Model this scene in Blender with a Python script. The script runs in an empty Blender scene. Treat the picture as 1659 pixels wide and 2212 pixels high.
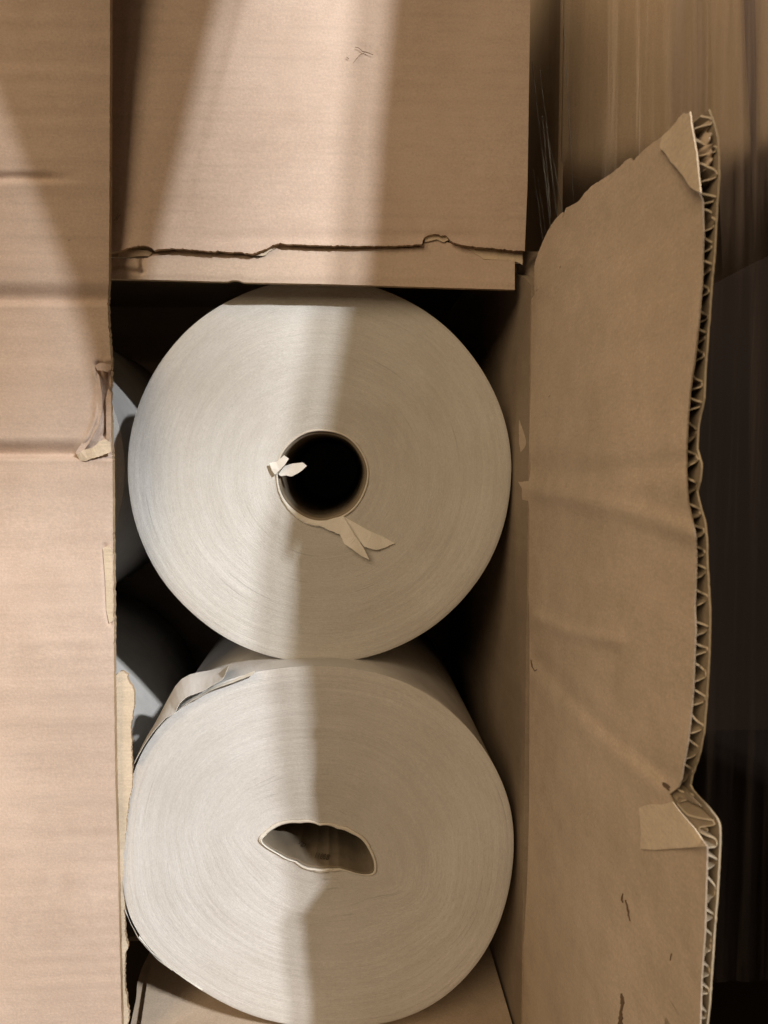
import bpy, bmesh, math, random
from mathutils import Vector, Matrix, Euler, noise

random.seed(7)
S = bpy.context.scene
COL = S.collection
PI = math.pi

# ---------------------------------------------------------------- camera
F = 1664.0                      # focal length measured in reference pixels (photo seen 1659 x 2212)
CW, CH = 1659.0, 2212.0
CAM = Vector((0.0, -0.42, 0.0))
ROT = Euler((math.radians(90 - 4.0), 0, math.radians(-3.08)), 'XYZ').to_matrix()
cd = bpy.data.cameras.new('camera'); cam = bpy.data.objects.new('camera', cd); COL.objects.link(cam)
cam.location = CAM; cam.rotation_euler = ROT.to_euler()
cd.sensor_fit = 'HORIZONTAL'; cd.sensor_width = 36; cd.lens = 36 * F / CW
cd.clip_start = 0.005; cd.clip_end = 50
cd.dof.use_dof = True; cd.dof.focus_distance = 0.39; cd.dof.aperture_fstop = 30
S.camera = cam

# ---------------------------------------------------------------- world, lamps, exposure
w = bpy.data.worlds.new('World'); S.world = w; w.use_nodes = True
w.node_tree.nodes['Background'].inputs[0].default_value = (1.0, 0.74, 0.47, 1)
w.node_tree.nodes['Background'].inputs[1].default_value = 0.035

def lamp_at(name, az, el, dist, watts, radius, col, tgt=Vector((0, 0, 0))):
    d = Vector((math.sin(az) * math.cos(el), -math.cos(az) * math.cos(el), math.sin(el)))
    l = bpy.data.lights.new(name, 'POINT'); l.energy = watts; l.shadow_soft_size = radius; l.color = col
    o = bpy.data.objects.new(name, l); COL.objects.link(o); o.location = tgt + d * dist
    return o
AZ, EL = math.radians(32.5), math.radians(27)
KD = 3.0
key_a = lamp_at('lamp_bulb', AZ + 0.012, EL, KD, 226, 0.036, (0.94, 0.95, 0.975))
key_b = lamp_at('lamp_bulb', AZ - 0.026, EL, KD, 246, 0.036, (0.95, 0.95, 0.955))
la = bpy.data.lights.new('ambient_fill', 'AREA'); la.energy = 55; la.size = 1.6; la.size_y = 1.6; la.shape = 'RECTANGLE'  # warm area lamp added as ambient fill
la.color = (1.0, 0.745, 0.48)
lo = bpy.data.objects.new('ambient_fill', la); COL.objects.link(lo); lo.location = (-1.25, -2.1, 1.35)
lo.rotation_euler = (Vector((0.03, 0, 0)) - lo.location).to_track_quat('-Z', 'Y').to_euler()

S.view_settings.view_transform = 'Standard'; S.view_settings.look = 'None'
S.view_settings.exposure = 0.0; S.view_settings.gamma = 1.0; S.view_settings.use_curve_mapping = False

# ---------------------------------------------------------------- helpers
def ray(px, py):
    return (ROT @ Vector(((px - CW / 2) / F, -(py - CH / 2) / F, -1.0)))
def P(px, py, Y):                      # point of the photo on the upright plane y = Y
    d = ray(px, py); return CAM + d * ((Y - CAM.y) / d.y)
def PP(px, py, p0, n):                 # point of the photo on any plane
    d = ray(px, py); return CAM + d * ((p0 - CAM).dot(n) / d.dot(n))
def lerp(a, b, t): return a + (b - a) * t
def clamp(x, a=0., b=1.): return max(a, min(b, x))
def sstep(a, b, x):
    t = clamp((x - a) / (b - a)); return t * t * (3 - 2 * t)
def gauss(x, s): return math.exp(-x * x / (2 * s * s))
def interp(pts, x):                    # pts: [(key, value)] sorted by key
    if x <= pts[0][0]:
        a, b = pts[0], pts[1]
    elif x >= pts[-1][0]:
        a, b = pts[-2], pts[-1]
    else:
        for i in range(len(pts) - 1):
            if pts[i][0] <= x <= pts[i + 1][0]: a, b = pts[i], pts[i + 1]; break
    if b[0] == a[0]: return a[1]
    return a[1] + (b[1] - a[1]) * (x - a[0]) / (b[0] - a[0])
def seg_dist(x, y, a, b):
    ax, ay = a; bx, by = b; dx, dy = bx - ax, by - ay
    t = clamp(((x - ax) * dx + (y - ay) * dy) / (dx * dx + dy * dy))
    return math.hypot(x - ax - t * dx, y - ay - t * dy)
def line_dist(x, y, pts):
    return min(seg_dist(x, y, pts[i], pts[i + 1]) for i in range(len(pts) - 1))
def n1(x, s=0): return noise.noise(Vector((x, s * 7.31 + 0.5, 3.7)))
def jag(t, amp, s=0):                  # torn edge wobble
    return amp * (n1(t * 0.11, s) * 0.5 + n1(t * 0.31, s + 1) * 0.45 + n1(t * 0.9, s + 2) * 0.35)

def thing(name, label, cat, loc, group=None):
    o = bpy.data.objects.new(name, None); COL.objects.link(o); o.location = loc
    o.empty_display_size = 0.02
    o['label'] = label; o['category'] = cat
    if group: o['group'] = group
    return o
def root_loc(o):
    v = Vector((0, 0, 0))
    while o: v += o.location; o = o.parent
    return v
def link(name, verts, faces, mat, parent=None, smooth=True, attr=None, mats=None, fmat=None):
    me = bpy.data.meshes.new(name); me.from_pydata([tuple(v) for v in verts], [], faces); me.update()
    if mats:
        for m in mats: me.materials.append(m)
        if fmat:
            for i, p in enumerate(me.polygons): p.material_index = fmat[i]
    else: me.materials.append(mat)
    if smooth:
        for p in me.polygons: p.use_smooth = True
    if attr:
        at = me.attributes.new('ring', 'FLOAT_VECTOR', 'POINT')
        at.data.foreach_set('vector', [c for v in attr for c in v])
    o = bpy.data.objects.new(name, me); COL.objects.link(o)
    if parent:
        o.parent = parent; o.location = -root_loc(parent)
    return o
def grid_faces(nu, nv, off=0, flip=False, skip=None):
    f = []
    for j in range(nv - 1):
        for i in range(nu - 1):
            if skip and skip(i, j): continue
            a = off + j * nu + i; q = (a, a + nu, a + nu + 1, a + 1)
            f.append(q[::-1] if flip else q)
    return f
def sheet(name, fn, nu, nv, thick, mat, parent, smooth=True, tdir=Vector((0, 1, 0)), skip=None, edge_mat=None, back_mat=None):
    """fn(i, j) -> front point; the sheet gets a back face 'thick' along tdir and closed edges"""
    vs = [fn(i, j) for j in range(nv) for i in range(nu)]
    n = len(vs)
    vs2 = vs + [v + tdir * thick for v in vs]
    f = grid_faces(nu, nv, 0, False, skip); nf = len(f)
    fb = grid_faces(nu, nv, n, True, skip)
    # boundary edges
    cnt = {}
    for q in f:
        for k in range(4):
            e = (q[k], q[(k + 1) % 4]); cnt[e] = 1
    side = [(b, a, a + n, b + n) for (a, b) in cnt if (b, a) not in cnt]
    faces = f + fb + side
    fm = [0] * nf + [2] * len(fb) + [1] * len(side)
    o = link(name, vs2, faces, None, parent, smooth, mats=[mat, edge_mat or mat, back_mat or mat], fmat=fm)
    me = o.data
    # keep the cut edge crisp
    for e in me.edges: pass
    sh = set()
    for k in range(nf + len(fb), len(faces)):
        me.polygons[k].use_smooth = False
    es = {}
    for p in me.polygons:
        for ek in p.edge_keys: es.setdefault(ek, []).append(p.material_index)
    me.attributes.new('sharp_edge', 'BOOLEAN', 'EDGE') if 'sharp_edge' not in me.attributes else None
    dat = me.attributes['sharp_edge'].data
    for i, e in enumerate(me.edges):
        m = es.get(tuple(sorted(e.vertices)), [])
        dat[i].value = (len(set([1 if x == 1 else x for x in m])) > 1) or (m == [1, 1])
    return o
def polysheet(name, pts, thick, mat, parent, tdir=Vector((0, 1, 0)), bend=None):
    """flat-ish paper scrap from an outline of world points"""
    bm = bmesh.new()
    vs = [bm.verts.new(p) for p in pts]
    es = [bm.edges.new((vs[i], vs[(i + 1) % len(vs)])) for i in range(len(vs))]
    r = bmesh.ops.triangle_fill(bm, use_beauty=True, edges=es)
    fs = [g for g in r['geom'] if isinstance(g, bmesh.types.BMFace)]
    if bend:
        bmesh.ops.subdivide_edges(bm, edges=bm.edges[:], cuts=3, use_grid_fill=True)
        for v in bm.verts: v.co = v.co + bend(v.co)
        fs = bm.faces[:]
    ex = bmesh.ops.extrude_face_region(bm, geom=fs)
    bmesh.ops.translate(bm, verts=[g for g in ex['geom'] if isinstance(g, bmesh.types.BMVert)], vec=tdir * thick)
    bmesh.ops.recalc_face_normals(bm, faces=bm.faces[:])
    me = bpy.data.meshes.new(name); bm.to_mesh(me); bm.free(); me.materials.append(mat)
    o = bpy.data.objects.new(name, me); COL.objects.link(o)
    if parent: o.parent = parent; o.location = -root_loc(parent)
    return o
def ragged(pts, step=3.0, amp=1.2, s=0, only=None):
    out = []
    for i in range(len(pts)):
        a, b = pts[i], pts[(i + 1) % len(pts)]
        L = math.hypot(b[0] - a[0], b[1] - a[1]); n = max(1, int(L / step))
        nx, ny = -(b[1] - a[1]) / (L + 1e-6), (b[0] - a[0]) / (L + 1e-6)
        do = only is None or i in only
        for k in range(n):
            t = k / n; d = (jag(i * 53 + k * step, amp, s) if (do and k > 0) else 0)
            out.append((a[0] + (b[0] - a[0]) * t + nx * d, a[1] + (b[1] - a[1]) * t + ny * d))
    return out

# ---------------------------------------------------------------- materials
class NT:
    def __init__(s, name):
        s.m = bpy.data.materials.new(name); s.m.use_nodes = True; s.t = s.m.node_tree; s.n = s.t.nodes
        s.b = s.n['Principled BSDF']
    def new(s, ty, **kw):
        x = s.n.new(ty)
        for k, v in kw.items(): setattr(x, k, v)
        return x
    def l(s, a, b): s.t.links.new(a, b)
    def coord(s, scale=(1, 1, 1), rot=(0, 0, 0), ring=False):
        if ring: c = s.new('ShaderNodeAttribute', attribute_name='ring').outputs['Vector']
        else: c = s.new('ShaderNodeTexCoord').outputs['Object']
        m = s.new('ShaderNodeMapping'); m.inputs['Scale'].default_value = scale; m.inputs['Rotation'].default_value = rot
        s.l(c, m.inputs['Vector']); return m.outputs[0]
    def noise(s, vec, scale, detail=3, rough=.55):
        x = s.new('ShaderNodeTexNoise'); x.inputs['Scale'].default_value = scale
        x.inputs['Detail'].default_value = detail; x.inputs['Roughness'].default_value = rough
        s.l(vec, x.inputs['Vector']); return x.outputs['Fac']
    def rng(s, v, a, b, c=0., d=1.):
        x = s.new('ShaderNodeMapRange'); s.l(v, x.inputs[0])
        for i, k in enumerate((a, b, c, d)): x.inputs[1 + i].default_value = k
        return x.outputs[0]
    def math(s, op, a, b=None):
        x = s.new('ShaderNodeMath', operation=op)
        for i, k in enumerate((a, b)):
            if k is None: continue
            if isinstance(k, (int, float)): x.inputs[i].default_value = k
            else: s.l(k, x.inputs[i])
        return x.outputs[0]
    def mix(s, f, a, b, ty='MIX'):
        x = s.new('ShaderNodeMix', data_type='RGBA', blend_type=ty)
        if isinstance(f, (int, float)): x.inputs[0].default_value = f
        else: s.l(f, x.inputs[0])
        for i, k in ((6, a), (7, b)):
            if isinstance(k, tuple): x.inputs[i].default_value = (*k, 1)
            else: s.l(k, x.inputs[i])
        return x.outputs[2]
    def scale(s, col, v):
        x = s.new('ShaderNodeVectorMath', operation='SCALE'); s.l(col, x.inputs[0]); s.l(v, x.inputs['Scale']); return x.outputs[0]
    def bump(s, h, strength, dist, prev=None):
        x = s.new('ShaderNodeBump'); x.inputs['Strength'].default_value = strength; x.inputs['Distance'].default_value = dist
        s.l(h, x.inputs['Height'])
        if prev is not None: s.l(prev, x.inputs['Normal'])
        return x.outputs[0]
    def fin(s, col, nrm=None, rough=.85, spec=.2):
        s.l(col, s.b.inputs['Base Color']); s.b.inputs['Roughness'].default_value = rough
        s.b.inputs['Specular IOR Level'].default_value = spec
        if nrm is not None: s.l(nrm, s.b.inputs['Normal'])
        return s.m

def kraft(name, c1, c2, flute=0.0078, fl_bump=0.5, axis='Z', spots=True, fibre=1.0, band=0.05, gr=.10, line=.0, crinkle=.0):
    n = NT(name)
    co = n.coord()
    big = n.noise(co, 16, 3); mid = n.noise(co, 90, 3)
    col = n.mix(n.rng(n.math('ADD', n.math('MULTIPLY', big, .7), n.math('MULTIPLY', mid, .3)), .38, .62), c1, c2)
    st = (140, 140, 900) if axis == 'Z' else ((60, 900, 60) if axis == 'Y' else (900, 60, 60))
    fib = n.noise(n.coord(st), 1.0, 3, .6)
    grain = n.noise(co, 850, 3, .75)
    v = n.math('ADD', n.rng(fib, .3, .7, -.035 * fibre, .035 * fibre), n.rng(grain, .3, .7, 1 - gr, 1 + gr))
    # soft flute bands that show through the liner
    st2 = (1.6, 1.6, 1 / flute * .55) if axis == 'Z' else ((6, 1 / flute * .75, 6) if axis == 'Y' else (1 / flute, 6, 6))
    bnd = n.noise(n.coord(st2), 1.0, 1.5, .5)
    v = n.math('ADD', v, n.rng(bnd, .3, .7, -band, band))
    col = n.scale(col, v)
    if spots:
        vo = n.new('ShaderNodeTexVoronoi'); vo.inputs['Scale'].default_value = 52; n.l(co, vo.inputs['Vector'])
        pick = n.new('ShaderNodeSeparateColor'); n.l(vo.outputs['Color'], pick.inputs[0])
        dot = n.math('MULTIPLY', n.rng(vo.outputs['Distance'], .022, .04, 1, 0), n.math('GREATER_THAN', pick.outputs[0], .86))
        col = n.mix(n.math('MULTIPLY', dot, .65), col, (.07, .045, .03))
    sep = n.new('ShaderNodeSeparateXYZ'); n.l(co, sep.inputs[0])
    ph = n.math('MULTIPLY', sep.outputs[{'X': 0, 'Y': 1, 'Z': 2}[axis]], 2 * PI / flute)
    ph = n.math('ADD', ph, n.math('MULTIPLY', n.noise(n.coord((1.2, 1.2, 5)), 1.0, 2), 4.0))
    wv = n.math('MULTIPLY', n.math('SINE', ph), n.rng(n.noise(co, 13, 2), .35, .65, .25, 1))
    if line:
        v2 = n.math('POWER', n.math('ABSOLUTE', n.math('SINE', n.math('MULTIPLY', ph, .5))), 7)
        v2 = n.math('MULTIPLY', v2, n.rng(n.noise(co, 22, 3), .38, .62, -.2 * line, line))
        col = n.scale(col, n.math('SUBTRACT', 1.0, v2))
    b1 = n.bump(wv, fl_bump, .00022)
    b2 = n.bump(n.math('ADD', bnd, n.math('MULTIPLY', n.noise(co, 140, 4), .6)), .24, .0009, b1)
    if crinkle: b2 = n.bump(n.noise(n.coord((1, .55, 1)), 75, 6, .62), crinkle, .0022, b2)
    b3 = n.bump(n.math('ADD', grain, fib), .34, .00025, b2)
    return n.fin(col, b3, .82, .22)

M = {}
M['kraft'] = kraft('kraft_liner', (.56, .435, .35), (.63, .50, .41), fl_bump=.30, band=.013, fibre=.6, line=.08, crinkle=.12)
M['kraft_strip'] = kraft('kraft_tray_liner', (.57, .45, .36), (.62, .50, .40), fl_bump=.03, band=.01, fibre=.5)
M['kraft_in'] = kraft('kraft_inner_liner', (.50, .40, .295), (.60, .485, .37), fl_bump=.05, spots=True, band=.03, gr=.12, crinkle=.30)
M['kraft_shade'] = kraft('shaded_wall_liner', (.29, .23, .17), (.34, .27, .20), fl_bump=.1, spots=False)  # board tone lowered, the shade of the recess put into its colour
M['kraft_pale'] = kraft('torn_kraft_ply', (.64, .53, .39), (.73, .62, .47), fl_bump=0, spots=False, fibre=2.2, band=.02)
M['fluting'] = kraft('fluting_medium_shaded', (.25, .20, .14), (.33, .27, .19), fl_bump=0, spots=False, fibre=1.5, band=.02)  # brown medium, darkened further to hold the shade between the flutes
M['medium_edge'] = kraft('medium_cut_edge', (.40, .34, .25), (.54, .46, .34), fl_bump=0, spots=False, fibre=1.5, band=.06)
M['kraft_edge'] = kraft('kraft_cut_edge', (.33, .24, .15), (.50, .37, .24), fl_bump=0, spots=False, fibre=2, band=.1)
M['kraft_far'] = kraft('kraft_far_box', (.68, .54, .39), (.72, .58, .43), fl_bump=0, spots=False, axis='X', band=.03)

def roll_face(name, c1, c2, ecc=1.0):
    n = NT(name)
    co = n.coord()
    rg = n.coord(ring=True)           # (cos, sin, s) : s runs from the hole to the rim
    big = n.noise(co, 13, 3)
    cl = n.noise(n.coord((2.2, 2.2, 11), ring=True), 1.0, 4, .6)      # broad layers
    rings = n.noise(n.coord((1.3, 1.3, 60), ring=True), 1.0, 5, .75)
    fine = n.noise(n.coord((5, 5, 230), ring=True), 1.0, 3, .7)
    fib = n.noise(n.coord((26, 26, 150), ring=True), 1.0, 4, .75)
    grain = n.noise(co, 1100, 3, .7)
    col = n.mix(n.rng(n.math('ADD', n.math('MULTIPLY', big, .6), n.math('MULTIPLY', cl, .4)), .38, .62), c1, c2)
    v = n.math('ADD', n.rng(rings, .3, .7, .955, 1.045), n.rng(fine, .3, .7, -.03, .03))
    v = n.math('ADD', v, n.rng(fib, .3, .7, -.075, .075))
    v = n.math('ADD', v, n.rng(grain, .3, .7, -.07, .07))
    # a few dark gaps between layers, broken along the turn
    gap = n.math('MULTIPLY', n.rng(n.noise(n.coord((.9, .9, 75), ring=True), 1.0, 2, .5), .66, .70),
                 n.rng(n.noise(n.coord((1.4, 1.4, 3), ring=True), 1.0, 2), .5, .6))
    v = n.math('SUBTRACT', v, n.math('MULTIPLY', gap, .20))
    col = n.scale(col, v)
    b = n.bump(rings, .3, .0005)
    b = n.bump(n.math('ADD', fine, n.math('MULTIPLY', fib, 1.1)), .5, .0003, b)
    b = n.bump(gap, -.35, .0004, b)
    b = n.bump(grain, .35, .00016, b)
    return n.fin(col, b, .9, .12)
M['roll'] = roll_face('roll_end_paper', (.565, .545, .50), (.64, .63, .595))
M['roll2'] = roll_face('roll_end_paper_pale', (.575, .555, .52), (.655, .64, .615))
def paper(name, c1, c2, rough=.75, sc=1.):
    n = NT(name); co = n.coord()
    col = n.mix(n.rng(n.noise(co, 40, 3), .35, .65), c1, c2)
    g = n.noise(co, 1800 * sc, 3); crin = n.noise(n.coord((1, .35, 1)), 130, 4, .6)
    col = n.scale(col, n.rng(g, .3, .7, .96, 1.04))
    b = n.bump(crin, .5, .0012); b = n.bump(g, .3, .0002, b)
    return n.fin(col, b, rough, .2)
M['wrap'] = paper('roll_side_paper', (.55, .54, .52), (.63, .62, .60))
M['scrap'] = paper('torn_white_paper', (.80, .78, .70), (.90, .88, .82), .85)
M['scrap_tan'] = paper('torn_cream_paper', (.68, .62, .48), (.76, .70, .56), .85)
M['rim'] = paper('hole_edge_paper', (.66, .62, .54), (.74, .70, .62), .85)
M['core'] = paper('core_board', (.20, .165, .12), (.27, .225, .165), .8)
n = NT('printed_ink'); M['ink'] = n.fin(n.mix(.5, (.07, .055, .045), (.10, .08, .06)), None, .7)

def film():
    n = NT('stretch_film'); t = n.t
    out = n.n['Material Output']; n.n.remove(n.b)
    co = n.coord((90, 90, 2.0), (0, math.radians(2), 0)); s1 = n.noise(co, 1.0, 4, .65)
    s2 = n.noise(n.coord((55, 55, 1.4)), 1.0, 3, .6)
    bp = n.bump(n.math('ADD', s1, n.math('MULTIPLY', s2, 1.5)), 1.0, .0010)
    gl = n.new('ShaderNodeBsdfGlossy'); gl.inputs['Roughness'].default_value = .36; gl.inputs['Color'].default_value = (.95, .86, .82, 1)
    n.l(bp, gl.inputs['Normal'])
    df = n.new('ShaderNodeBsdfDiffuse'); df.inputs['Color'].default_value = (.62, .50, .45, 1); n.l(bp, df.inputs['Normal'])
    tr = n.new('ShaderNodeBsdfTransparent'); tr.inputs['Color'].default_value = (.985, .98, .975, 1)
    m1 = n.new('ShaderNodeMixShader'); m2 = n.new('ShaderNodeMixShader')
    n.l(n.rng(s1, .50, .80, .0, .05), m1.inputs[0]); n.l(tr.outputs[0], m1.inputs[1]); n.l(df.outputs[0], m1.inputs[2])
    n.l(n.rng(s2, .45, .70, .005, .05), m2.inputs[0]); n.l(m1.outputs[0], m2.inputs[1]); n.l(gl.outputs[0], m2.inputs[2])
    n.l(m2.outputs[0], out.inputs[0]); return n.m
M['film'] = film()
def film_fold():
    n = NT('film_fold'); out = n.n['Material Output']; n.n.remove(n.b)
    gl = n.new('ShaderNodeBsdfGlossy'); gl.inputs['Roughness'].default_value = .3; gl.inputs['Color'].default_value = (.72, .80, .86, 1)
    tr = n.new('ShaderNodeBsdfTransparent'); m = n.new('ShaderNodeMixShader'); m.inputs[0].default_value = .75
    n.l(tr.outputs[0], m.inputs[1]); n.l(gl.outputs[0], m.inputs[2]); n.l(m.outputs[0], out.inputs[0]); return n.m
M['film_fold'] = film_fold()

# ================================================================ THE OPEN BOX
YC = -0.022                         # crease plane of the box mouth
ZF = P(700, 2206, 0.0).z            # floor height
XR = P(1142, 1200, YC).x            # right wall
box = thing('cardboard_box', 'open brown corrugated box lying on its side with torn flaps, holding the paper rolls', 'cardboard box', Vector((-0.02, 0.12, ZF - 0.004)))

def slab(name, x0, x1, y0, y1, z0, z1, mat, parent, nx=6, ny=6):
    bm = bmesh.new(); bmesh.ops.create_cube(bm, size=1)
    for v in bm.verts:
        v.co = Vector((lerp(x0, x1, v.co.x + .5), lerp(y0, y1, v.co.y + .5), lerp(z0, z1, v.co.z + .5)))
    bmesh.ops.bevel(bm, geom=bm.edges[:], offset=.0006, segments=2, affect='EDGES')
    me = bpy.data.meshes.new(name); bm.to_mesh(me); bm.free(); me.materials.append(mat)
    o = bpy.data.objects.new(name, me); COL.objects.link(o)
    if parent: o.parent = parent; o.location = -root_loc(parent)
    return o
XL = -0.36; ZT = 0.42; YB = 0.27
slab('back_wall', XL, XR + .004, YB, YB + .004, ZF, ZT, M['kraft_shade'], box)
slab('top_wall', XL, XR + .004, .004, YB, ZT + .0005, ZT + .0045, M['kraft_shade'], box)
slab('inner_board', XL, XR - .001, .045, YB, .131, .134, M['kraft_shade'], box)  # board added to keep the space above the rolls dark
slab('side_wall', XL - .0045, XL - .0005, .004, YB, ZF, ZT, M['kraft_shade'], box)
slab('bottom_wall', XL, XR, .10, YB, ZF - .013, ZF - .009, M['kraft_shade'], box)
# right wall (the one the opened flap hangs on), with a soft bow
ZW = P(1142, 600, YC).z
def f_rw(i, j):
    u, v = i / 15, j / 120
    z = lerp(ZT, ZF - .055 + .02 * u, v); y = lerp(YC + .034 * sstep(ZW - .004, ZW + .012, z), YB, u)
    return Vector((XR + .0015 * math.sin(v * 9) * math.sin(u * 3) - .0006 * (1 - u) * (1 - u), y, z))
sheet('side_wall', f_rw, 16, 121, .0042, M['kraft_shade'], box, tdir=Vector((1, 0, 0)))
# bottom inner flap under the lower roll, with its corrugated cut edge on the left
fl_left = [(-.09, P(262, 2300, -.065).x), (-.055, P(286, 2212, -.03).x), (0.0, P(300, 2130, .0).x), (.05, P(306, 2060, .035).x), (.3, P(325, 2020, .05).x)]
def f_floor(i, j):
    u, v = i / 30, j / 24
    y = lerp(-.10, .22, v); x0 = interp(fl_left, y); x1 = XR - .002
    x = lerp(x0, x1, u)
    return Vector((x, y, ZF - .0012 + .0006 * n1(x * 40 + y * 13)))
sheet('inner_board', f_floor, 31, 25, .004, M['kraft_in'], box, tdir=Vector((0, 0, -1)), edge_mat=M['kraft_edge'])

def f_floor2(i, j):
    u, v = i / 12, j / 24
    y = lerp(-.10, .22, v); x0 = interp(fl_left, y)
    return Vector((lerp(x0 - .0065 - .002 * n1(y * 30, 4), x0 + .03, u), y, ZF - .0062))
sheet('inner_board', f_floor2, 13, 25, .003, M['kraft_in'], box, tdir=Vector((0, 0, -1)), edge_mat=M['kraft_edge'])

# ---- top flap hanging in front of the rolls
tear = [(238, 547), (249, 543), (265, 541), (272, 537), (282, 533), (300, 531), (320, 531.5), (327, 536), (333, 540), (345, 537.5), (360, 537), (386, 536.5), (405, 538), (440, 541), (462, 544), (470, 542), (499, 545),
        (515, 544), (529, 546.5), (541, 548), (552, 546), (560, 542), (576, 537), (590, 529), (606, 524), (614, 526), (660, 528.8), (700, 530), (743, 530.6), (791, 531.5), (862, 530.8), (900, 528), (912, 527.5), (915, 514),
        (925, 508), (940, 505), (952, 509), (963, 508), (974, 521), (990, 527), (1011, 531), (1040, 534), (1070, 537), (1105, 540), (1134, 542)]
YT = -0.0085
t_right = [(-200, 1147), (0, 1145.5), (400, 1139.5), (540, 1133.5)]
NTU, NTV = 440, 130
def f_top(i, j):
    u, v = i / (NTU - 1), j / (NTV - 1)
    pyb0 = 540
    py = lerp(-700, pyb0, v)
    x0 = 225.0; x1 = interp(t_right, py)
    px = lerp(x0, x1, u)
    if v > .9:
        k = (v - .9) / .1
        tb = interp(tear, px) + jag(px, 2.6, 3) + jag(px * 3.1, 1.3, 4)
        py = lerp(lerp(-700, pyb0, .9), tb, k)
    # shallow pressed line above the tear and gentle waviness
    d = .0006 * n1(px * .004, 1) * 1.0 + .0005 * n1(py * .006, 5)
    d += .0009 * gauss(py - 512, 9) * sstep(380, 520, px) * (1 - sstep(960, 1120, px))
    d -= .0005 * sstep(0, 1, v) * gauss(py - interp(tear, px), 14)
    c = line_dist(px, py, [(770, 100), (785, 106), (800, 115), (808, 114)]) if 700 < px < 860 and 60 < py < 160 else 99
    d += .0007 * gauss(c, 5)
    return P(px, py, YT + d)
top = sheet('top_flap', f_top, NTU, NTV, .0036, M['kraft'], box, edge_mat=M['kraft_edge'])
# small scratch-like tears in the printed liner
M['dark_tear'] = kraft('torn_crack', (.12, .08, .05), (.16, .11, .07), fl_bump=0, spots=False)
def scratch_slit(parent, pts, Y, wd=1.0, mat='dark_tear', s=0, name='scratch_slit'):
    a, b = [], []
    L = []
    for k in range(len(pts) - 1):
        n = max(2, int(math.hypot(pts[k + 1][0] - pts[k][0], pts[k + 1][1] - pts[k][1]) / 2.5))
        for q in range(n): L.append((lerp(pts[k][0], pts[k + 1][0], q / n), lerp(pts[k][1], pts[k + 1][1], q / n)))
    L.append(pts[-1]); m = len(L)
    for k, (x, y) in enumerate(L):
        t = k / (m - 1); hw = wd * (.25 + .75 * math.sin(PI * clamp(t, .05, .95))) * (.7 + .5 * n1(k * .7, s))
        x += jag(k * 4, 1.1, s); y += jag(k * 4, 1.1, s + 5)
        a.append(P(x, y - hw, Y)); b.append(P(x, y + hw, Y))
    vs = a + b; fs = [(k, k + 1, m + k + 1, m + k) for k in range(m - 1)]
    # close as a thin solid
    o = Vector((0, .0003, 0)); vs2 = vs + [v + o for v in vs]; N = len(vs)
    fs2 = fs + [tuple(q + N for q in f[::-1]) for f in fs]
    fs2 += [(k, k + N, k + 1 + N, k + 1) for k in range(m - 1)] + [(m + k, m + k + 1, m + k + 1 + N, m + k + N) for k in range(m - 1)]
    return link(name, vs2, fs2, M[mat], parent, False)
for q, pts in enumerate([[(767, 101), (776, 104), (783, 111), (790, 112), (806, 118)], [(789, 113), (775, 120), (763, 136)], [(748, 123), (754, 127)]]):
    scratch_slit(top, pts, YT - .0007, .9 if q != 1 else .4, s=q)
# stringy tear at the left edge of the top flap
scratch_slit(top, [(256, 455), (252, 470), (246, 478)], YT - .0004, 1.0, s=9); scratch_slit(top, [(262, 461), (251, 476)], YT - .0004, .6, s=8)

# ply showing in the tear
def f_ply(i, j):
    u, v = i / 80, j / 10
    px = lerp(232, 1131, u); py = lerp(490, 556 + 12 * sstep(1000, 1040, px) + jag(px, 1.5, 13), v)
    return P(px, py, -.0018)
sheet('torn_ply', f_ply, 81, 11, .0012, M['kraft_pale'], top)
# lower strip below the tear
s_top = [(238, 562), (250, 560), (300, 560), (318, 559), (330, 551), (352, 548), (370, 546), (395, 544), (440, 549), (470, 551), (500, 552), (530, 554), (545, 558), (556, 561), (570, 555), (580, 546), (592, 537), (604, 530), (616, 534),
         (660, 537), (743, 539), (800, 538.5), (862, 538), (905, 537), (918, 524), (930, 521), (955, 519), (972, 527), (990, 531), (1008, 535), (1020, 541), (1027, 548), (1036, 552), (1044, 559.5), (1060, 558), (1085, 559), (1100, 561), (1112, 566)]
s_bot = [(230, 602), (237, 602), (400, 606), (490, 608.5), (500, 605.5), (512, 605), (526, 610), (576, 611), (700, 613.5), (850, 618), (1000, 622.5), (1112, 625.8)]
NSU, NSV = 320, 16
def f_strip(i, j):
    u, v = i / (NSU - 1), j / (NSV - 1)
    px = lerp(229, 1112, u)
    py = lerp(interp(s_top, px) - 2.0 + jag(px, 2.2, 21) + jag(px * 2.7, 1.2, 22), interp(s_bot, px) + jag(px, .5, 24), v)
    d = .0006 * sstep(.75, 1, v) + .0004 * n1(px * .01, 8)
    # crushed left corner
    if px < 330:
        d += .0016 * gauss(line_dist(px, py, [(308, 556), (307, 588)]), 4) + .0014 * gauss(line_dist(px, py, [(250, 574), (268, 577), (284, 586), (305, 588)]), 3)
        d -= .0010 * gauss(line_dist(px, py, [(258, 580), (290, 570), (300, 575)]), 6)
    return P(px, py, -.0052 + d)
strip = sheet('bottom_strip', f_strip, NSU, NSV, .0036, M['kraft_strip'], box, edge_mat=M['kraft_edge'])
def scrap_px(name, pts, Y, mat, parent, thick=.0004, amp=1.0, s=0, tilt=None, only=None):
    rp = ragged(pts, 3, amp, s, only)
    if tilt is None: tilt = lambda x, y: 0
    return polysheet(name, [P(x, y, Y + tilt(x, y)) for x, y in rp], thick, M[mat], parent)
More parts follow.
